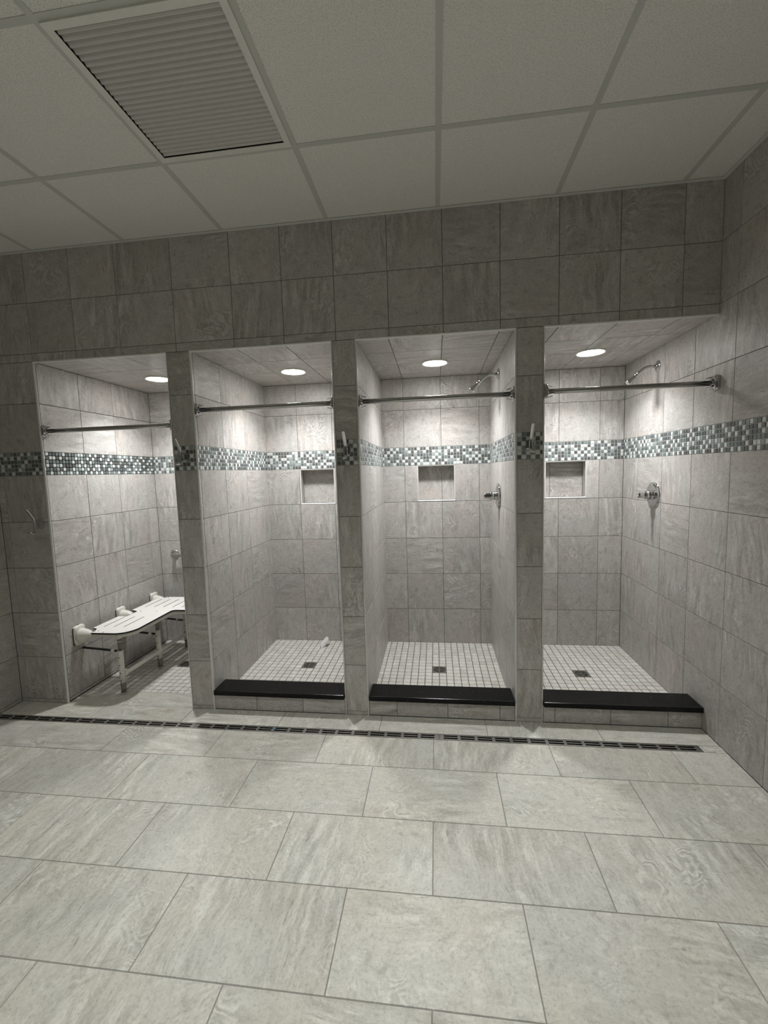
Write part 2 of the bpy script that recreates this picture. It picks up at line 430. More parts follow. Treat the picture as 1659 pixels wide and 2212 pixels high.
# back wall of the stalls, with the three niches cut in
NICHE = [(-1.020, -0.727, 1.233, 1.522), (-0.021, 0.278, 1.238, 1.524), (0.991, 1.299, 1.238, 1.523)]
b = MB(); ob = (0, YB + T, 0)
bk = [[-2.083, -1.757], [-1.0300, -.729], [-.1286, .174, .477], [.787, 1.092, 1.397]]
for i, (x0, x1) in enumerate(OPEN):
    hs = [NICHE[i - 1]] if i else []
    b.field(ob, X, Z, NY, (x0, x1, 0, MB0), bk[i], ROWS, M['wall'], M['grout'], holes=hs)
    b.field(ob, X, Z, NY, (x0, x1, MB1, ZO), bk[i], [ZA], M['wall'], M['grout'])
    b.mosaic(ob, X, Z, NY, x0, x1, rng)
ND = .085
for k, (x0, x1, z0, z1) in enumerate(NICHE):
    on = (0, YB + ND + T, 0)
    b.field(on, X, Z, NY, (x0, x1, z0, z1), [[], [.176], [1.045]][k], [], M['wall'], M['grout'])
    b.field((x0 - T, 0, 0), Y, Z, X, (YB, YB + ND, z0, z1), [], [], M['wall'], M['grout'])
    b.field((x1 + T, 0, 0), Y, Z, NX, (YB, YB + ND, z0, z1), [], [], M['wall'], M['grout'])
    b.field((0, 0, z0 - T), X, Y, Z, (x0, x1, YB, YB + ND), [], [], M['wall'], M['grout'])
    b.field((0, 0, z1 + T), X, Y, NZ, (x0, x1, YB, YB + ND), [], [], M['wall'], M['grout'])
b.box(XL, XR + .1, YB + ND + .02, YB + ND + .05, 0, ZO + .05, M['grout'])
struct(b.build('wall_back'))

# right hand wall runs from the back of stall four past the camera
b = MB(); orr = (XR + T, 0, 0)
ry = [.8405, .510, .195, -.129, -.440] + [-.440 - .305 * k for k in range(1, 16)]
b.field(orr, Y, Z, NX, (YR, YB, 0, MB0), ry, ZS[1:], M['wall'], M['grout'], vert=.85)
b.field(orr, Y, Z, NX, (YR, YB, MB1, H + .02), ry, UPPER, M['wall'], M['grout'], vert=.85)
b.mosaic(orr, Y, Z, NX, YR, YB, rng)
struct(b.build('wall_right'))
b = MB(); ol = (XL - T, 0, 0)
ly = [-.215 - .305 * k for k in range(16)]
b.field(ol, Y, Z, X, (YR, 0, 0, MB0), ly, ZS, M['wall'], M['grout'], vert=.85)
b.field(ol, Y, Z, X, (YR, 0, MB1, H + .02), ly, UPPER, M['wall'], M['grout'], vert=.85)
b.mosaic(ol, Y, Z, X, YR, 0, rng)
struct(b.build('wall_left'))
b = MB()
b.box(XL - .05, XR + .05, YR - .06, YR, 0, H + .02, M['wallpaint'])
struct(b.build('wall_rear'))

# soffits of the stalls
for i, (x0, x1) in enumerate(OPEN):
    b = MB()
    sx = [[-2.085, -1.757], [-1.031, -.733], [-.128, .176, .485], [.797, 1.100, 1.402]][i]
    b.field((0, 0, ZO + T), X, Y, NZ, (x0, x1, .0085, YB), sx, [.335, .638, .93] if i in (0, 1) else [.310, .620, .925], M['wall'], M['grout'], vert=.5, gap=.0042)
    b.box(x0 - .02, x1 + .02, .004, YB + .05, ZO + T + .001, ZO + .03, M['grout'])
    struct(b.build('ceiling'))

# floor of the room
DY0, DY1, DX0, DX1 = -.2050, -.1530, XL + .004, 1.466
b = MB(); of = (0, 0, -T)
PITCH, LEN = .3166, .6098
lines = [-.4418 - PITCH * k for k in range(0, 16)]
rows = [(lines[0], DY0)] + [(lines[k + 1], lines[k]) for k in range(14)]
for r, (ya, yb_) in enumerate(rows):
    offx = -1.7435 + (LEN / 2 if r % 2 else 0)
    xs = [offx + LEN * k for k in range(-3, 8)]
    b.field(of, X, Y, Z, (XL, XR, ya, yb_), xs, [], M['floor'], M['fgrout'], gap=.0030, vert=.45, ch=.0008, h=.0018)
xs = [-.226 + .613 * k for k in range(-5, 4)]
b.field(of, X, Y, Z, (XL, XR, DY1, .004), xs + [-2.637], [], M['floor'], M['fgrout'], gap=.003, vert=.2)
b.field(of, X, Y, Z, (OPEN[0][0], OPEN[0][1], .004, .175), xs, [], M['floor'], M['fgrout'], gap=.0004, vert=.2)
b.field(of, X, Y, Z, (DX1, XR, DY0, DY1), [], [], M['floor'], M['fgrout'], gap=.0004, vert=.2)
def pan(b, x0, x1, y0, y1, z, dr, oy):
    p = .0502
    cxd, cyd, hw = dr
    us = [cxd + p * k for k in range(-20, 21)]; vs = [cyd + p * k for k in range(-20, 21)]
    b.field((0, 0, z - T), X, Y, Z, (x0, x1, y0, y1), us, vs, M['pan'], M['pgrout'], holes=[(cxd - p, cxd + p, cyd - p, cyd + p)], gap=.0042, vert=.3)
DR = [(-1.890, .610), (-.866, .598), (.1243, .580), (1.1200, .577)]
pan(b, OPEN[0][0], OPEN[0][1], .175, YB, 0.0, DR[0] + (.05,), 0)
struct(b.build('floor'))
PZ = .024
for i in (1, 2, 3):
    b = MB()
    pan(b, OPEN[i][0], OPEN[i][1], .13, YB, PZ, DR[i] + (.05,), 0)
    struct(b.build('floor'))

# suspended ceiling: panels, grid
b = MB()
gx = [-2.2773 + .6096 * k for k in range(-1, 8)]
gy = [-.5400 - .6096 * k for k in range(0, 9)]
gx = [x for x in gx if XL < x < XR]; gy = [y for y in gy if y > YR]
VENT = (gx[2], gx[3], gy[1], gy[0])
ex = [XL] + gx + [XR]; ey = [0.0] + gy + [YR]
for i in range(len(ex) - 1):
    for j in range(len(ey) - 1):
        x0, x1, y1, y0 = ex[i], ex[i + 1], ey[j], ey[j + 1]
        if abs(x0 - VENT[0]) < .01 and abs(y1 - VENT[3]) < .01: continue
        b.box(x0 + .002, x1 - .002, y0 + .002, y1 - .002, H + .0015, H + .018, M['panel'])
ceil = struct(b.build('ceiling'))
ceil.name = 'ceiling'
b = MB(); hw = .0122
for x in gx: b.box(x - hw, x + hw, YR, 0, H - .0006, H + .0012, M['grid'])
for y in gy:
    for i in range(len(ex) - 1):
        b.box(ex[i] + hw, ex[i + 1] - hw, y - hw, y + hw, H - .0004, H + .0012, M['grid'])
struct(b.build('ceiling_grid', ceil))
b = MB()
b.box(XL, XR, -.020, -.0005, H - .003, H - .0008, M['angle'])
b.box(XR - .020, XR - .0005, YR, -.020, H - .003, H - .0008, M['angle'])
b.box(XL + .0005, XL + .020, YR, -.020, H - .003, H - .0008, M['angle'])
struct(b.build('trim_wall_angle', ceil))

# metal edge trims round the openings and niches
def trim(name, x0, x1, z0, z1, yy, w=.0095, left=True, right=True, bottom=False, top=True):
    """quarter-round metal edge; x0..x1, z0..z1 is the OUTER edge of the strip"""
    b = MB(); n = 6; f = .0013
    arcp = [(w * math.sin(PI / 2 * k / n), yy - f + w * (1 - math.cos(PI / 2 * k / n))) for k in range(n + 1)]
    pts = [(0, yy + w - f)] + arcp          # closed profile: (inward, depth)
    def run(fr, a, c):
        rings = [[fr(t, p[0], p[1]) for p in pts] for t in (a, c)]
        # mitre: the ends follow the inward distance
        b.grid(rings, M['alu'], True, True, False)
    if left: b.grid([[(x0 + p, d, (z0 + p) if bottom else z0) for p, d in pts], [(x0 + p, d, (z1 - p) if top else z1) for p, d in pts]], M['alu'], True, True, False)
    if right: b.grid([[(x1 - p, d, (z0 + p) if bottom else z0) for p, d in pts], [(x1 - p, d, (z1 - p) if top else z1) for p, d in pts]], M['alu'], True, True, False)
    if top: b.grid([[((x0 + p) if left else x0, d, z1 - p) for p, d in pts], [((x1 - p) if right else x1, d, z1 - p) for p, d in pts]], M['alu'], True, True, False)
    if bottom: b.grid([[((x0 + p) if left else x0, d, z0 + p) for p, d in pts], [((x1 - p) if right else x1, d, z0 + p) for p, d in pts]], M['alu'], True, True, False)
    return struct(b.build(name))
k = 1
for i, (x0, x1) in enumerate(OPEN):
    trim('trim_%d' % k, x0, x1, 0.0, ZO + .0015, 0.0, .0095, True, i < 3); k += 1
for (x0, x1, z0, z1) in NICHE:
    trim('trim_%d' % k, x0 - .004, x1 + .004, z0 - .004, z1 + .004, YB, .0085, True, True, True, True); k += 1

# ------------------------------------------------------------------ THINGS
STALL = ['bench stall at far left', 'stall right of the bench stall', 'middle-right stall between two hooked pillars', 'rightmost stall against the side wall']

# curbs: tiled upstand + black granite slab
CSEAM = [None, [-1.0280, -.7255], [-.1345, .171, .475], [.787, 1.093, 1.399]]
CL = [None,
      'black granite topped tiled curb of the second stall from left',
      'black granite topped tiled curb of the third stall from left',
      'black granite topped tiled curb of the rightmost stall']
for i in (1, 2, 3):
    x0, x1 = OPEN[i]
    e = empty('shower_curb', ((x0 + x1) / 2, 0.07, 0), CL[i], 'curb', 'granite topped shower curbs')
    cx, cyy = (x0 + x1) / 2, .07
    xa = x0 + .0100; xb = x1 - (.0100 if i < 3 else .001)
    b = MB()
    b.box(xa - cx, xb - cx, .0062 - cyy, .125 - cyy, 0.001, .100, M['grout'])
    b.field((-cx, .0062 - cyy, 0), X, Z, NY, (xa, xb, .001, .100), CSEAM[i], [], M['wall'], M['grout'], back=False, vert=.2)
    b.build('tiled_upstand', e)
    b = MB()
    b.box(xa + .0015 - cx, xb - .0015 - cx, -.0135 - cyy, .143 - cyy, .1000, .1300, M['granite'])
    o = b.build('granite_slab', e); weld(o); bevel(o, .003, 2)

# recessed lights in the stall soffits
LX = [(-1.930, .600), (-.890, .630), (.133, .630), (1.160, .608)]
LLAB = ['round lit recessed light over the shower bench, leftmost of the row',
        'round lit recessed light in the second stall from left',
        'round lit recessed light in the third stall from left',
        'round lit recessed light in the rightmost stall soffit']
def recessed(x, y, z, label, rad=.095, group='recessed lights in the stall soffits'):
    e = empty('recessed_light', (x, y, z), label, 'light', group)
    b = MB()
    b.lathe((0, 0, 0), NZ, [(-.002, rad * .70), (.0, rad), (.004, rad), (.0075, rad * .965), (.008, rad * .90), (.0045, rad * .83), (-.001, rad * .80)], M['enamel'], 48, caps=False)
    o = b.build('trim_ring', e)
    b = MB()
    b.lathe((0, 0, 0), NZ, [(-.001, rad * .82), (.004, rad * .80), (.0095, rad * .62), (.0125, rad * .35), (.0135, .002)], M['lens'], 40)
    o = b.build('diffuser', e)
    return e
for (x, y), lab in zip(LX, LLAB): recessed(x, y, ZO, lab)

# shower curtain rods with saddle flanges
def flange_bm(sgn):
    """flange on a wall whose room side is +x*sgn; rod axis at the origin"""
    b = MB()
    def rr(w, h, r, n=5):
        pts = []
        for cx, cy, a0 in ((w - r, h - r, 0), (-w + r, h - r, 90), (-w + r, -h + r, 180), (w - r, -h + r, 270)):
            for k in range(n + 1):
                a = math.radians(a0 + 90 * k / n); pts.append((cx + r * math.cos(a), cy + r * math.sin(a)))
        return pts
    prof = [(0, .030, .039, .014), (.010, .030, .039, .014), (.016, .0275, .0365, .014), (.019, .022, .031, .013)]
    b.grid([[(sgn * d, a, c) for a, c in rr(w, h, r)] for d, w, h, r in prof], M['chrome'], True, True, True)
    # upper and lower lips that reach along the rod
    for zs in (1, -1):
        rings = []
        for t, wid, zz in ((.004, .024, .0365), (.020, .021, .0345), (.036, .016, .0300), (.047, .009, .0265)):
            ring = []
            for yy2, dz in ((-wid, -.006), (-wid * .5, 0), (0, .0015), (wid * .5, 0), (wid, -.006), (wid * .5, -.0045), (0, -.003), (-wid * .5, -.0045)):
                ring.append((sgn * t, yy2, zs * (zz + dz)))
            rings.append(ring)
        b.grid(rings, M['chrome'], True, True, True)
    # socket collar round the tube
    b.lathe((0, 0, 0), (sgn, 0, 0), [(.016, .019), (.026, .019), (.028, .0165), (.028, .0145)], M['chrome'], 24)
    return b
RODS = [(-2.3607, -1.4586, 1.8085), (-1.3170, -.4474, 1.8915), (-.3156, .5707, 1.8915), (.7106, XR, 1.8890)]
RLAB = ['chrome curtain rod across the bench stall opening, lowest of the rods',
        'chrome curtain rod across the second stall from left',
        'chrome curtain rod across the third stall from left',
        'chrome curtain rod of the rightmost stall, ending on the side wall']
RY = [.020, .020, .020, .000]
for i, (x0, x1, z) in enumerate(RODS):
    e = empty('curtain_rod', ((x0 + x1) / 2, RY[i] + .012, z), RLAB[i], 'curtain rod', 'shower curtain rods')
    hw = (x1 - x0) / 2
    b = MB(); b.tube([(-hw + .012, 0, 0), (-hw * .3, 0, 0), (hw * .3, 0, 0), (hw - .012, 0, 0)], .0138, M['steel'], 24)
    b.build('rod', e)
    for s in (-1, 1):
        o = flange_bm(-s).build('flange', e, (s * (hw - .0015), 0, 0)); smooth_by_angle(o, 45)
    if i < 3: e.location.y = .034
    else: e.location.y = .002

# robe hooks
def strap(path, wid, th, mat, b, widths=None):
    """flat bar following path in the y-z plane, with given half widths along x"""
    path = [Vector((0, p[0], p[1])) for p in path]
    rings = []
    for i, p in enumerate(path):
        if i == 0: t = path[1] - p
        elif i == len(path) - 1: t = p - path[i - 1]
        else: t = (path[i + 1] - p).normalized() + (p - path[i - 1]).normalized()
        t.normalize(); nn = Vector((0, -t.z, t.y))
        w = (widths[i] if widths else wid); h = th
        ring = []
        for ax, bx in ((-1, -.55), (-.8, -1), (.8, -1), (1, -.55), (1, .55), (.8, 1), (-.8, 1), (-1, .55)):
            ring.append(p + Vector((ax * w, 0, 0)) + nn * (bx * h))
        rings.append(ring)
    b.grid(rings, mat, True, True, True)
HOOKS = [(-2.4175, 1.2125, 'chrome robe hook on the wall left of the bench stall, lowest hook'),
         (-1.3870, 1.6120, 'chrome robe hook on the leftmost pillar, beside the bench stall'),
         (-.3830, 1.6120, 'chrome robe hook on the middle pillar, on the mosaic band'),
         (.6410, 1.6110, 'chrome robe hook on the rightmost pillar, on the mosaic band')]
for hx, hz, lab in HOOKS:
    e = empty('robe_hook', (hx, 0, hz), lab, 'hook', 'robe hooks')
    b = MB()
    o = b
    b.box(-.0225, .0225, -.0095, .0008, -.0245, .0245, M['chrome'])
    o = b.build('backplate', e); weld(o); bevel(o, .0025, 2)
    b = MB()
    b.box(-.0115, .0115, -.044, -.0090, -.020, .018, M['chrome'])
    o = b.build('stem', e); weld(o); bevel(o, .002, 2)
    b = MB()
    up = [(-.0930, .1040), (-.0900, .1010), (-.0815, .0880), (-.0690, .0690), (-.0570, .0500), (-.0490, .0330), (-.0455, .0150), (-.0450, -.0050), (-.0455, -.0250), (-.0470, -.0360),
          (-.0510, -.0450), (-.0600, -.0510), (-.0720, -.0520), (-.0830, -.0460), (-.0880, -.0410)]
    wd = [.006, .0088, .0098, .0098, .0098, .0098, .0098, .0098, .0098, .0098, .0105, .0120, .0128, .0118, .0085]
    strap(up, .0098, .0024, M['chrome'], b, wd)
    o = b.build('hook_arm', e); smooth_by_angle(o, 50)

# shower heads
def wall_shower(x, y, z, label):
    e = empty('wall_shower', (x, y, z), label, 'shower', 'wall mounted showers')
    b = MB()
    b.lathe((0.0015, 0, 0), NX, [(0, .036), (.003, .0355), (.007, .030), (.010, .019), (.011, .012)], M['chrome'], 32)
    b.build('escutcheon', e)
    b = MB()
    path = [(0, 0, 0), (-.040, 0, -.0005), (-.062, 0, -.003), (-.080, 0, -.0095), (-.096, 0, -.020), (-.112, 0, -.034), (-.131, 0, -.052)]
    b.tube(path, .0098, M['chrome'], 18)
    b.build('arm', e)
    b = MB()
    d = Vector((-.70, 0, -.714)).normalized()
    p = Vector(path[-1]) - d * .006
    b.lathe(p, d, [(0, .011), (.003, .0135), (.012, .0135), (.014, .0115), (.018, .0125), (.024, .0140), (.028, .0120), (.034, .0135), (.050, .0185), (.066, .0225), (.074, .0230), (.078, .0215), (.079, .017)], M['chrome'], 28)
    b.build('spray_head', e)
    return e
wall_shower(.5580, .590, 2.1225, 'chrome shower arm and head on the partition of the third stall')
wall_shower(XR - .0005, .597, 2.1165, 'chrome shower arm and head on the side wall of the rightmost stall')

# mixer valves
def valve(x, y, z, label):
    e = empty('shower_valve', (x, y, z), label, 'shower valve', 'single handle shower valves')
    b = MB()
    b.lathe((0.0012, 0, 0), NX, [(0, .088), (.003, .088), (.008, .0835), (.011, .074), (.0125, .060), (.013, .034)], M['chrome'], 56)
    o = b.build('escutcheon', e); smooth_by_angle(o, 50)
    b = MB()
    b.lathe((0, 0, 0), NX, [(.010, .033), (.016, .0335), (.020, .0300), (.026, .0290), (.028, .0305), (.050, .0300), (.054, .0285), (.056, .022)], M['chrome'], 36)
    hd = b.build('handle', e); smooth_by_angle(hd, 50)
    b = MB()
    # flared lever blade that sticks out and a little forward
    rings = []
    for t, hy, hz, dz in ((.044, .012, .022, 0), (.056, .0125, .0225, .0), (.070, .0115, .0205, -.0005), (.084, .0110, .0190, -.001), (.094, .0105, .0185, -.001), (.098, .008, .015, -.001)):
        rings.append([(-t, math.copysign(abs(math.cos(a)) ** .6, math.cos(a)) * hy, dz + math.copysign(abs(math.sin(a)) ** .6, math.sin(a)) * hz) for a in [2 * PI * k / 20 for k in range(20)]])
    b.grid(rings, M['chrome'], True, True, True)
    b.build('lever', hd)
    return e
valve(.5580, .612, 1.2930, 'chrome single handle valve on the partition of the third stall')
valve(XR - .0005, .607, 1.2750, 'chrome single handle valve on the side wall of rightmost stall')

# grab bar on the back wall of the bench stall
e = empty('grab_bar', (-2.2215, YB, .805), 'stainless grab bar on the back wall above the shower bench', 'grab bar')
b = MB(); b.lathe((0, .0015, 0), NY, [(0, .041), (.003, .041), (.009, .038), (.013, .030), (.016, .020)], M['steel'], 36)
o = b.build('flange', e)
b = MB()
path = [(0, -.010, 0), (0, -.022, 0)] + [(.030 - .030 * math.cos(a), -.026 - .030 * math.sin(a), 0) for a in [PI / 2 * k / 6 for k in range(1, 7)]] + [(.3, -.056, 0), (.66, -.056, 0)] + [(.660 + .030 * math.sin(a), -.026 - .030 * math.cos(a), 0) for a in [PI / 2 * k / 6 for k in range(1, 7)]] + [(.690, -.004, 0)]
b.tube(path, .0165, M['steel'], 20); b.build('bar', e)
b = MB(); b.lathe((.690, .0015, 0), NY, [(0, .041), (.003, .041), (.009, .038), (.013, .030), (.016, .020)], M['steel'], 36)
b.build('flange', e)

# floor drains: square strainers with a pierced rosette
DLAB = ['square drain in the bench stall floor', 'square metal drain in the second stall floor from left', 'square metal drain in the third stall floor from left', 'square metal drain in the rightmost stall floor']
for i, (dx, dy) in enumerate(DR):
    z = (0 if i == 0 else PZ) - .001
    e = empty('floor_drain', (dx, dy, z), DLAB[i], 'drain', 'square floor drains')
    hw = .0488
    b = MB(); b.box(-hw, hw, -hw, hw, -.030, -.022, M['dark'])
    for xa, xb, ya, yb_ in ((-hw, -hw + .003, -hw, hw), (hw - .003, hw, -hw, hw), (-hw, hw, -hw, -hw + .003), (-hw, hw, hw - .003, hw)):
        b.box(xa, xb, ya, yb_, -.024, -.001, M['dsteel'])
    b.build('sump', e)
    b = MB()
    n = 48; R0 = .040
    # plate outside the rosette
    ring = [(R0 * math.cos(2 * PI * k / n), R0 * math.sin(2 * PI * k / n)) for k in range(n)]
    sq = []
    for k in range(n):
        a = 2 * PI * k / n; c, s_ = math.cos(a), math.sin(a); m_ = max(abs(c), abs(s_)); sq.append((hw * c / m_, hw * s_ / m_))
    for k in range(n):
        k2 = (k + 1) % n
        b.face([(*sq[k], .001), (*sq[k2], .001), (*ring[k2], .001), (*ring[k], .001)], M['dsteel'])
        b.face([(*ring[k], .001), (*ring[k2], .001), (*ring[k2], -.003), (*ring[k], -.003)], M['dsteel'])
    for r0, r1 in ((.0285, .0335), (.0175, .0225), (.003, .0105)):
        for k in range(n):
            a, a2 = 2 * PI * k / n, 2 * PI * (k + 1) / n
            b.face([(r1 * math.cos(a), r1 * math.sin(a), .001), (r1 * math.cos(a2), r1 * math.sin(a2), .001), (r0 * math.cos(a2), r0 * math.sin(a2), .001), (r0 * math.cos(a), r0 * math.sin(a), .001)], M['dsteel'])
            b.face([(r1 * math.cos(a2), r1 * math.sin(a2), .001), (r1 * math.cos(a), r1 * math.sin(a), .001), (r1 * math.cos(a), r1 * math.sin(a), -.003), (r1 * math.cos(a2), r1 * math.sin(a2), -.003)], M['dsteel'])
    b.box(-.0028, .0028, -R0, R0, -.003, .0012, M['dsteel'])
    b.box(-R0, R0, -.0022, .0022, -.003, .0011, M['dsteel'])
    b.build('strainer', e)

# linear drain across the room
e = empty('linear_drain', ((DX0 + DX1) / 2, (DY0 + DY1) / 2, 0), 'long slotted steel trench drain in the floor before the stalls', 'trench drain')
mx, my = (DX0 + DX1) / 2, (DY0 + DY1) / 2
hwY = (DY1 - DY0) / 2
b = MB()
b.box(DX0 - mx, DX1 - mx, -hwY, hwY, -.055, -.045, M['dark'])
for ya, yb_ in ((-hwY, -hwY + .0022), (hwY - .0022, hwY)): b.box(DX0 - mx, DX1 - mx, ya, yb_, -.050, .0006, M['dsteel'])
for xa in (DX0, DX1 - .0022): b.box(xa - mx, xa + .0022 - mx, -hwY, hwY, -.050, .0006, M['dsteel'])
b.build('channel', e)
SEG = [DX0 + .0025, -1.340, .116, DX1 - .0025]
for s in range(3):
    xa, xb = SEG[s] + .0006 - mx, SEG[s + 1] - .0006 - mx
    b = MB(); ya, yb_ = -hwY + .003, hwY - .003
    t0, t1 = -.0030, .0
    n = max(1, int(round((xb - xa - .030) / .0936)))
    pit = (xb - xa - .030) / n; end = .015
    rail = .0072
    sl = (yb_ - ya - 3 * rail) / 2
    yr = [ya, ya + rail, ya + rail + sl, ya + 2 * rail + sl, ya + 2 * rail + 2 * sl, yb_]
    for q in (0, 2, 4): b.box(xa, xb, yr[q], yr[q + 1], t0, t1, M['dsteel'])
    edges = [xa] + [xa + end + pit * kk for kk in range(n + 1)] + [xb]
    for kk in range(n + 1):
        xc = xa + end + pit * kk
        l, r_ = xc - .008, xc + .008
        if kk == 0: l, r_ = xa, xa + end + .010
        if kk == n: l, r_ = xb - end - .010, xb
        for q in (1, 3): b.box(l, r_, yr[q], yr[q + 1], t0, t1 - .0001, M['dsteel'])
    b.build('grate', e)

# ceiling vent
vx0, vx1, vy0, vy1 = VENT
vcx, vcy = (vx0 + vx1) / 2, (vy0 + vy1) / 2
e = empty('ceiling_vent', (vcx, vcy, H), 'louvred return air vent set in the ceiling grid', 'vent')
b = MB(); ho = .296; hi = .2705
for x0, x1, y0, y1 in ((-ho, -hi, -ho, ho), (hi, ho, -ho, ho), (-hi, hi, -ho, -hi), (-hi, hi, hi, ho)):
    b.box(x0, x1, y0, y1, -.0065, .004, M['vent'])
o = b.build('frame', e); bevel(o, .0012, 1)
b = MB()
b.box(-hi, hi, -hi, hi, .050, .055, M['slat'])
for x0, x1, y0, y1 in ((-hi - .002, -hi, -hi, hi), (hi, hi + .002, -hi, hi), (-hi, hi, -hi - .002, -hi), (-hi, hi, hi, hi + .002)):
    b.box(x0, x1, y0, y1, -.004, .052, M['slat'])
b.build('plenum', e)
b = MB(); ns = 25; pit = 2 * hi / ns
for k in range(ns):
    y0 = -hi + pit * (k + .0)
    # curved blade: profile in y-z, sloping up towards the room
    prof = [(0, .030), (.0025, .018), (.0065, .0090), (.0120, .0030), (.0170, .0002), (.0195, .0), (.0212, .0014)]
    n = len(prof)
    up = [(y0 + a, z) for a, z in prof]
    for q in range(n - 1):
        (ya, za), (yb_, zb) = up[q], up[q + 1]
        b.face([(-hi, ya, za), (-hi, yb_, zb), (hi, yb_, zb), (hi, ya, za)], M['slat'], smooth=False)
        b.face([(-hi, yb_, zb + .0012), (-hi, ya, za + .0012), (hi, ya, za + .0012), (hi, yb_, zb + .0012)], M['slat'], smooth=False)
    b.face([(-hi, up[-1][0], up[-1][1]), (-hi, up[-1][0], up[-1][1] + .0012), (hi, up[-1][0], up[-1][1] + .0012), (hi, up[-1][0], up[-1][1])], M['slat'])
b.build('louvres', e)

# ------------------------------------------------------------------ fold-down L-shaped bench
BX, BY = -2.3607, .144
e = empty('shower_bench', (BX, BY, 0), 'white L-shaped folding shower bench on legs in the left stall', 'shower bench')
def W(x, y, z): return (x - BX, y - BY, z)
def arc(cx, cy, r, a0, a1, n=8):
    return [(cx + r * math.cos(math.radians(a0 + (a1 - a0) * k / n)), cy + r * math.sin(math.radians(a0 + (a1 - a0) * k / n))) for k in range(n + 1)]
SZ = .452; ST = .0115
out = [(-2.228, .099), (-2.06, .099)] + arc(-2.062, .209, .110, -85, 0, 9) + [(-1.955, .560), (-1.949, .580), (-1.930, .590), (-1.620, .590)] + arc(-1.62, .66, .07, -80, 0, 6) + [(-1.55, .90)] + arc(-1.58, .90, .03, 0, 90, 4)
out += [(-2.230, .930), (-2.230, .912), (-2.292, .890), (-2.292, .575), (-2.255, .563), (-2.222, .545), (-2.222, .430), (-2.292, .430), (-2.292, .189), (-2.250, .175), (-2.224, .128)]
# real slots through the board
SLOTS = [(-2.2295, .212, .422), (-2.1535, .215, .424), (-2.0775, .218, .426)] + [(-2.2360 + .0790 * k, .655, .864) for k in range(9)]
def slot_poly(x, y0, y1, w=.0034):
    return [(x - w, y0), (x + w, y0), (x + w, y1), (x - w, y1)]
def flat_with_holes(name, outer, holes, z0, z1, mtop, mside, parent):
    cu = bpy.data.curves.new(name, 'CURVE'); cu.dimensions = '2D'; cu.fill_mode = 'BOTH'
    for pts in [outer] + holes:
        sp = cu.splines.new('POLY'); sp.points.add(len(pts) - 1)
        for p, q in zip(sp.points, pts): p.co = (q[0], q[1], 0, 1)
        sp.use_cyclic_u = True
    cu.extrude = (z1 - z0) / 2
    tmp = bpy.data.objects.new(name + '_tmp', cu); C.objects.link(tmp)
    dg = bpy.context.evaluated_depsgraph_get(); me = bpy.data.meshes.new_from_object(tmp.evaluated_get(dg))
    bpy.data.objects.remove(tmp); me.name = name
    me.materials.clear(); me.materials.append(mtop); me.materials.append(mside)
    for p in me.polygons: p.material_index = 0 if abs(p.normal.z) > .5 else 1; p.use_smooth = False
    o = bpy.data.objects.new(name, me); C.objects.link(o); o.parent = parent; o.location = (0, 0, (z0 + z1) / 2)
    return o
flat_with_holes('seat', [W(a, c, 0)[:2] for a, c in out], [[W(a, c, 0)[:2] for a, c in slot_poly(*s_)] for s_ in SLOTS], SZ - ST, SZ, M['phen'], M['black'], e)
# screw heads on the board
for x, y in ((-2.15, .112), (-2.205, .135), (-2.2, .553), (-2.06, .545), (-2.21, .915)):
    b = MB(); b.lathe(W(x, y, SZ - .0005), Z, [(0, .0062), (.0012, .0058), (.0018, .0035)], M['steel'], 14)
    b.build('screw', e)
TZ = SZ - ST - .0165; TR = .0165
b = MB()
b.tube([W(-2.330, .140, TZ), W(-2.20, .140, TZ), W(-2.075, .140, TZ)] + [W(x, y, TZ) for x, y in arc(-2.068, .232, .092, -86, -4, 9)] + [W(-1.974, .40, TZ), W(-1.974, .555, TZ)] + [W(x, y, TZ) for x, y in [(-1.968, .590), (-1.945, .612), (-1.91, .618)]] + [W(-1.75, .618, TZ), W(-1.62, .618, TZ)] + [W(x, y, TZ) for x, y in arc(-1.625, .668, .05, -80, 0, 6)] + [W(-1.575, .85, TZ)], TR, M['enamel'], 18)
b.tube([W(-2.330, .530, TZ), W(-2.1, .530, TZ), W(-1.985, .530, TZ)], TR * .95, M['enamel'], 16)
b.tube([W(-2.330, .905, TZ), W(-2.0, .905, TZ), W(-1.60, .905, TZ), W(-1.575, .85, TZ)], TR * .95, M['enamel'], 16)
b.build('frame', e)
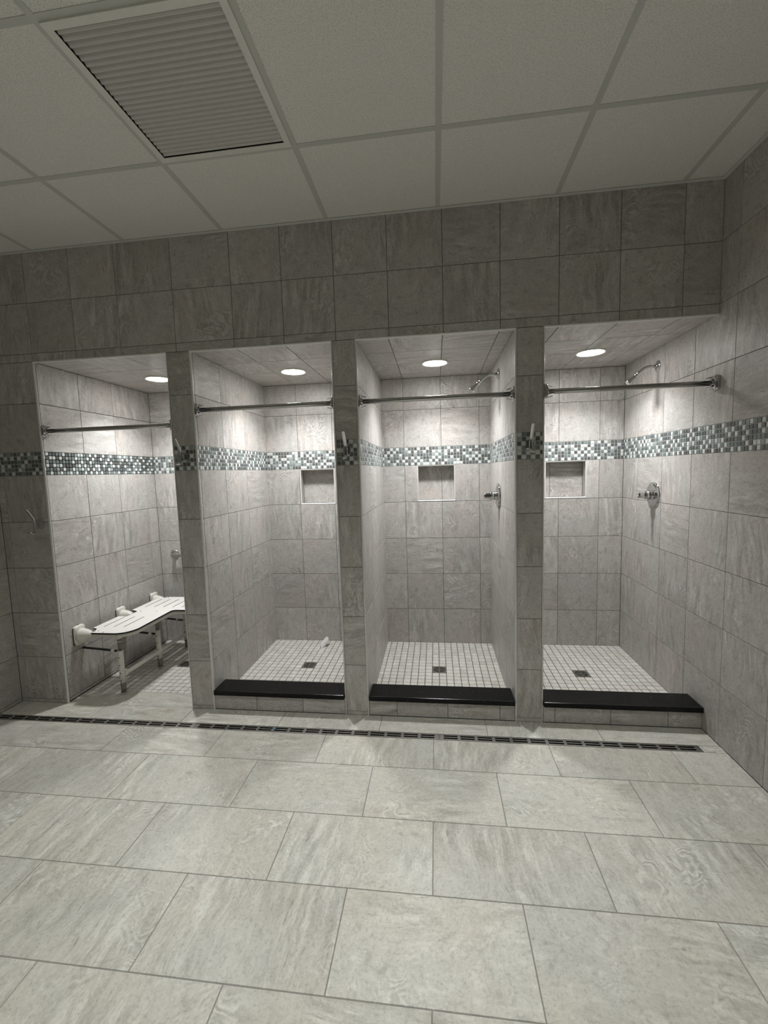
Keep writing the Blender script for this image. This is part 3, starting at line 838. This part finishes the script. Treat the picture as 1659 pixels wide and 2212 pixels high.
# wall mounts: curved back plate, bulbous hinge housing
for my_ in (.138, .532, .925):
    b = MB(); xw = BX
    zc = .426
    prof = [(.0, .046, .070), (.006, .046, .071), (.014, .043, .069), (.020, .036, .060)]
    rings = []
    for d, wy, hz in prof:
        ring = []
        for a, c in ((-1, -.55), (-.85, -.85), (-.45, -1), (.45, -1), (.85, -.85), (1, -.55), (1, .60), (.92, .86), (.55, .97), (0, 1), (-.55, .97), (-.92, .86), (-1, .60)):
            ring.append(W(xw + d, my_ + a * wy, zc - .004 + c * hz))
        rings.append(ring)
    b.grid(rings, M['enamel'], True, True, True)
    wm = b.build('wall_mount', e); smooth_by_angle(wm, 50)
    b = MB()
    rings = []
    for d, r1, r2, dz in ((.012, .044, .055, -.014), (.030, .043, .054, -.013), (.050, .040, .047, -.009), (.070, .034, .036, -.003), (.086, .026, .026, .0), (.096, .021, .021, 0), (.104, .018, .018, 0)):
        rings.append([W(xw + d, my_ + r1 * math.cos(2 * PI * k / 24), zc + dz + r2 * math.sin(2 * PI * k / 24)) for k in range(24)])
    b.grid(rings, M['enamel'], True, True, True)
    b.build('hinge_housing', wm)
    b = MB()
    b.prism([(my_ - .049 - BY, zc - .066), (my_ + .049 - BY, zc - .066), (my_ + .049 - BY, zc + .050), (my_ - BY, zc + .070), (my_ - .049 - BY, zc + .050)], .0, .004, M['black'], None, lambda a, c, z: (z + xw - BX, a, c))
    b.build('gasket', wm)
LEGS = [(-2.0606, .144), (-2.0535, .530), (-2.062, .905), (-1.590, .668), (-1.590, .880)]
for lx, ly_ in LEGS:
    b = MB()
    b.tube([W(lx, ly_, .085), W(lx, ly_, .20), W(lx, ly_, .312)], .0182, M['enamel'], 18)
    for hz in (.10, .155, .21, .265):
        b.lathe(W(lx, ly_ - .0178, hz), NY, [(0, .0042), (.0008, .0040)], M['dark'], 10)
    lg = b.build('leg', e)
    b = MB()
    b.tube([W(lx, ly_, .006), W(lx, ly_, .05), W(lx, ly_, .086)], .0165, M['foot'], 18)
    b.build('lower_sleeve', lg)
    b = MB()
    b.tube([W(lx, ly_, .310), W(lx, ly_, .36), W(lx, ly_, .405)], .0125, M['foot'], 16)
    b.build('upper_tube', lg)
    b = MB()
    b.tube([W(lx, ly_, .374), W(lx, ly_, .384)], .0150, M['chrome'], 16)
    b.build('locking_ring', lg)
    b = MB(); b.lathe(W(lx, ly_, 0), Z, [(0, .0165), (.002, .0185), (.009, .0185), (.012, .0165)], M['rubber'], 18); b.build('foot_cap', lg)
    b = MB()
    b.lathe(W(lx, ly_, .396), Z, [(0, .0135), (.004, .0175), (.016, .0215), (.026, .0235), (.034, .0215)], M['enamel'], 20); b.build('socket', lg)
b = MB()
b.tube([W(-2.060, .150, .135), W(-2.057, .340, .135), W(-2.0535, .530, .135), W(-2.058, .72, .135), W(-2.062, .905, .135)], .0150, M['enamel'], 16)
b.lathe(W(-2.060, .158, .135), Y, [(0, .019), (.022, .019), (.026, .0155)], M['enamel'], 18)
b.lathe(W(-2.0535, .506, .135), Y, [(0, .0155), (.004, .019), (.044, .019), (.048, .0155)], M['enamel'], 18)
b.build('lower_rail', e)
b = MB(); b.tube([W(-1.590, .668, .135), W(-1.590, .880, .135)], .0150, M['enamel'], 16); b.build('lower_rail', e)
for ly_, za, zb in ((.144, .318, .305), (.530, .290, .275), (.905, .268, .250)):
    b = MB()
    x0 = BX + .0008; x1 = -2.078
    b.tube([W(x0, ly_ + .020, za), W((x0 + x1) / 2, ly_ + .012, (za + zb) / 2 + .001), W(x1, ly_ + .004, zb)], .0078, M['black'], 12)
    br = b.build('brace', e)
    d = Vector((x1 - x0, -.016, zb - za)).normalized()
    for tt in ((.80,) if ly_ < .8 else (.36, .74)):
        b = MB(); b.lathe(W(x0 + (x1 - x0) * tt, ly_ + .020 - .016 * tt, za + (zb - za) * tt), d, [(0, .0090), (.003, .0122), (.024, .0122), (.027, .0090)], M['enamel'] if ly_ < .8 else M['chrome'], 16); b.build('clip', br)

# little litter
b = MB(); r2 = random.Random(11)
rings = []
for rr_, cx, cy, cz in ((.010, -.016, -.030, .010), (.019, -.014, -.024, .016), (.023, -.010, -.012, .021), (.021, -.004, .0, .026), (.024, .004, .010, .034), (.021, .010, .020, .044), (.015, .015, .027, .054), (.005, .017, .030, .060)):
    rings.append([(cx + rr_ * math.cos(2 * PI * k / 16) * r2.uniform(.80, 1.2), cy + rr_ * .6 * math.sin(2 * PI * k / 16), max(0.0, cz + rr_ * math.sin(2 * PI * k / 16) * r2.uniform(.75, 1.2))) for k in range(16)])
b.grid(rings, M['wipe'], True, True, True)
o = b.build('crumpled_wipe', None, (-.838, .955, PZ)); tag(o, 'small crumpled whitish scrap on the second stall floor near back wall', 'litter')
b = MB()
b.lathe((0, 0, 0), Z, [(0, .006), (.003, .0075), (.006, .0055), (.008, .002)], M['blue'], 9, sx=1.3, sy=.8)
o = b.build('plastic_scrap', None, (-.841, -.182, .0006)); tag(o, 'tiny bright blue plastic scrap lying on the trench drain', 'litter')

# ------------------------------------------------------------------ LIGHT
def area(name, loc, size, power, col=(1, .985, .95), spread=180):
    l = bpy.data.lights.new(name, 'AREA'); l.shape = 'DISK'; l.size = size; l.energy = power; l.color = col; l.spread = math.radians(spread)
    o = bpy.data.objects.new(name, l); C.objects.link(o); o.location = loc
    return o
def spot(name, loc, power, angle, blend, rad=.06, col=(1, .985, .95), rot=(0, 0, 0)):
    l = bpy.data.lights.new(name, 'SPOT'); l.energy = power; l.spot_size = math.radians(angle); l.spot_blend = blend; l.shadow_soft_size = rad; l.color = col
    o = bpy.data.objects.new(name, l); C.objects.link(o); o.location = loc; o.rotation_euler = rot
    return o
for i, (x, y) in enumerate(LX):
    area('stall_lamp', (x, y, ZO - .017), .13, 9.6, (.99, 1, 1.02), 118)
# front downlights inferred from hook shadows; rear pair is unseen fill added for bounce
for x, y in ((-1.20, -1.50), (.45, -1.50), (-1.20, -3.2), (.45, -3.2)):
    spot('room_lamp_and_fill', (x, y, H - .012), 60.0 if y > -2 else 118.0, 108 if y > -2 else 120, .9, .07, (.975, 1, .97))

wd = bpy.data.worlds.new('world'); S.world = wd; wd.use_nodes = True
wd.node_tree.nodes['Background'].inputs[0].default_value = (.5, .5, .5, 1)
wd.node_tree.nodes['Background'].inputs[1].default_value = 0.02

# ------------------------------------------------------------------ CAMERA
FPX, CX, CY_, CZ, YAW, PIT, ROL = 911.744, .122573, -2.426527, 1.480900, -.1232830, -.0936247, -.0304037
cy_, sy_ = math.cos(YAW), math.sin(YAW); cp, sp = math.cos(PIT), math.sin(PIT)
r = Vector((cy_, -sy_, 0)); fw = Vector((sy_ * cp, cy_ * cp, sp)); up = r.cross(fw)
r, up = math.cos(ROL) * r + math.sin(ROL) * up, -math.sin(ROL) * r + math.cos(ROL) * up
cam = bpy.data.cameras.new('camera'); co = bpy.data.objects.new('camera', cam); C.objects.link(co)
cam.sensor_fit = 'VERTICAL'; cam.sensor_height = 24.0; cam.lens = 24.0 * FPX / 2212.0
cam.clip_start = .02; cam.clip_end = 50
mw = Matrix(((r.x, up.x, -fw.x, CX), (r.y, up.y, -fw.y, CY_), (r.z, up.z, -fw.z, CZ), (0, 0, 0, 1)))
co.matrix_world = mw
S.camera = co

S.view_settings.view_transform = 'Standard'
S.view_settings.look = 'None'
S.view_settings.exposure = 0.0
S.view_settings.gamma = 1.0
S.view_settings.use_curve_mapping = False
S.cycles.max_bounces = 8
S.cycles.diffuse_bounces = 5
S.cycles.use_denoising = True
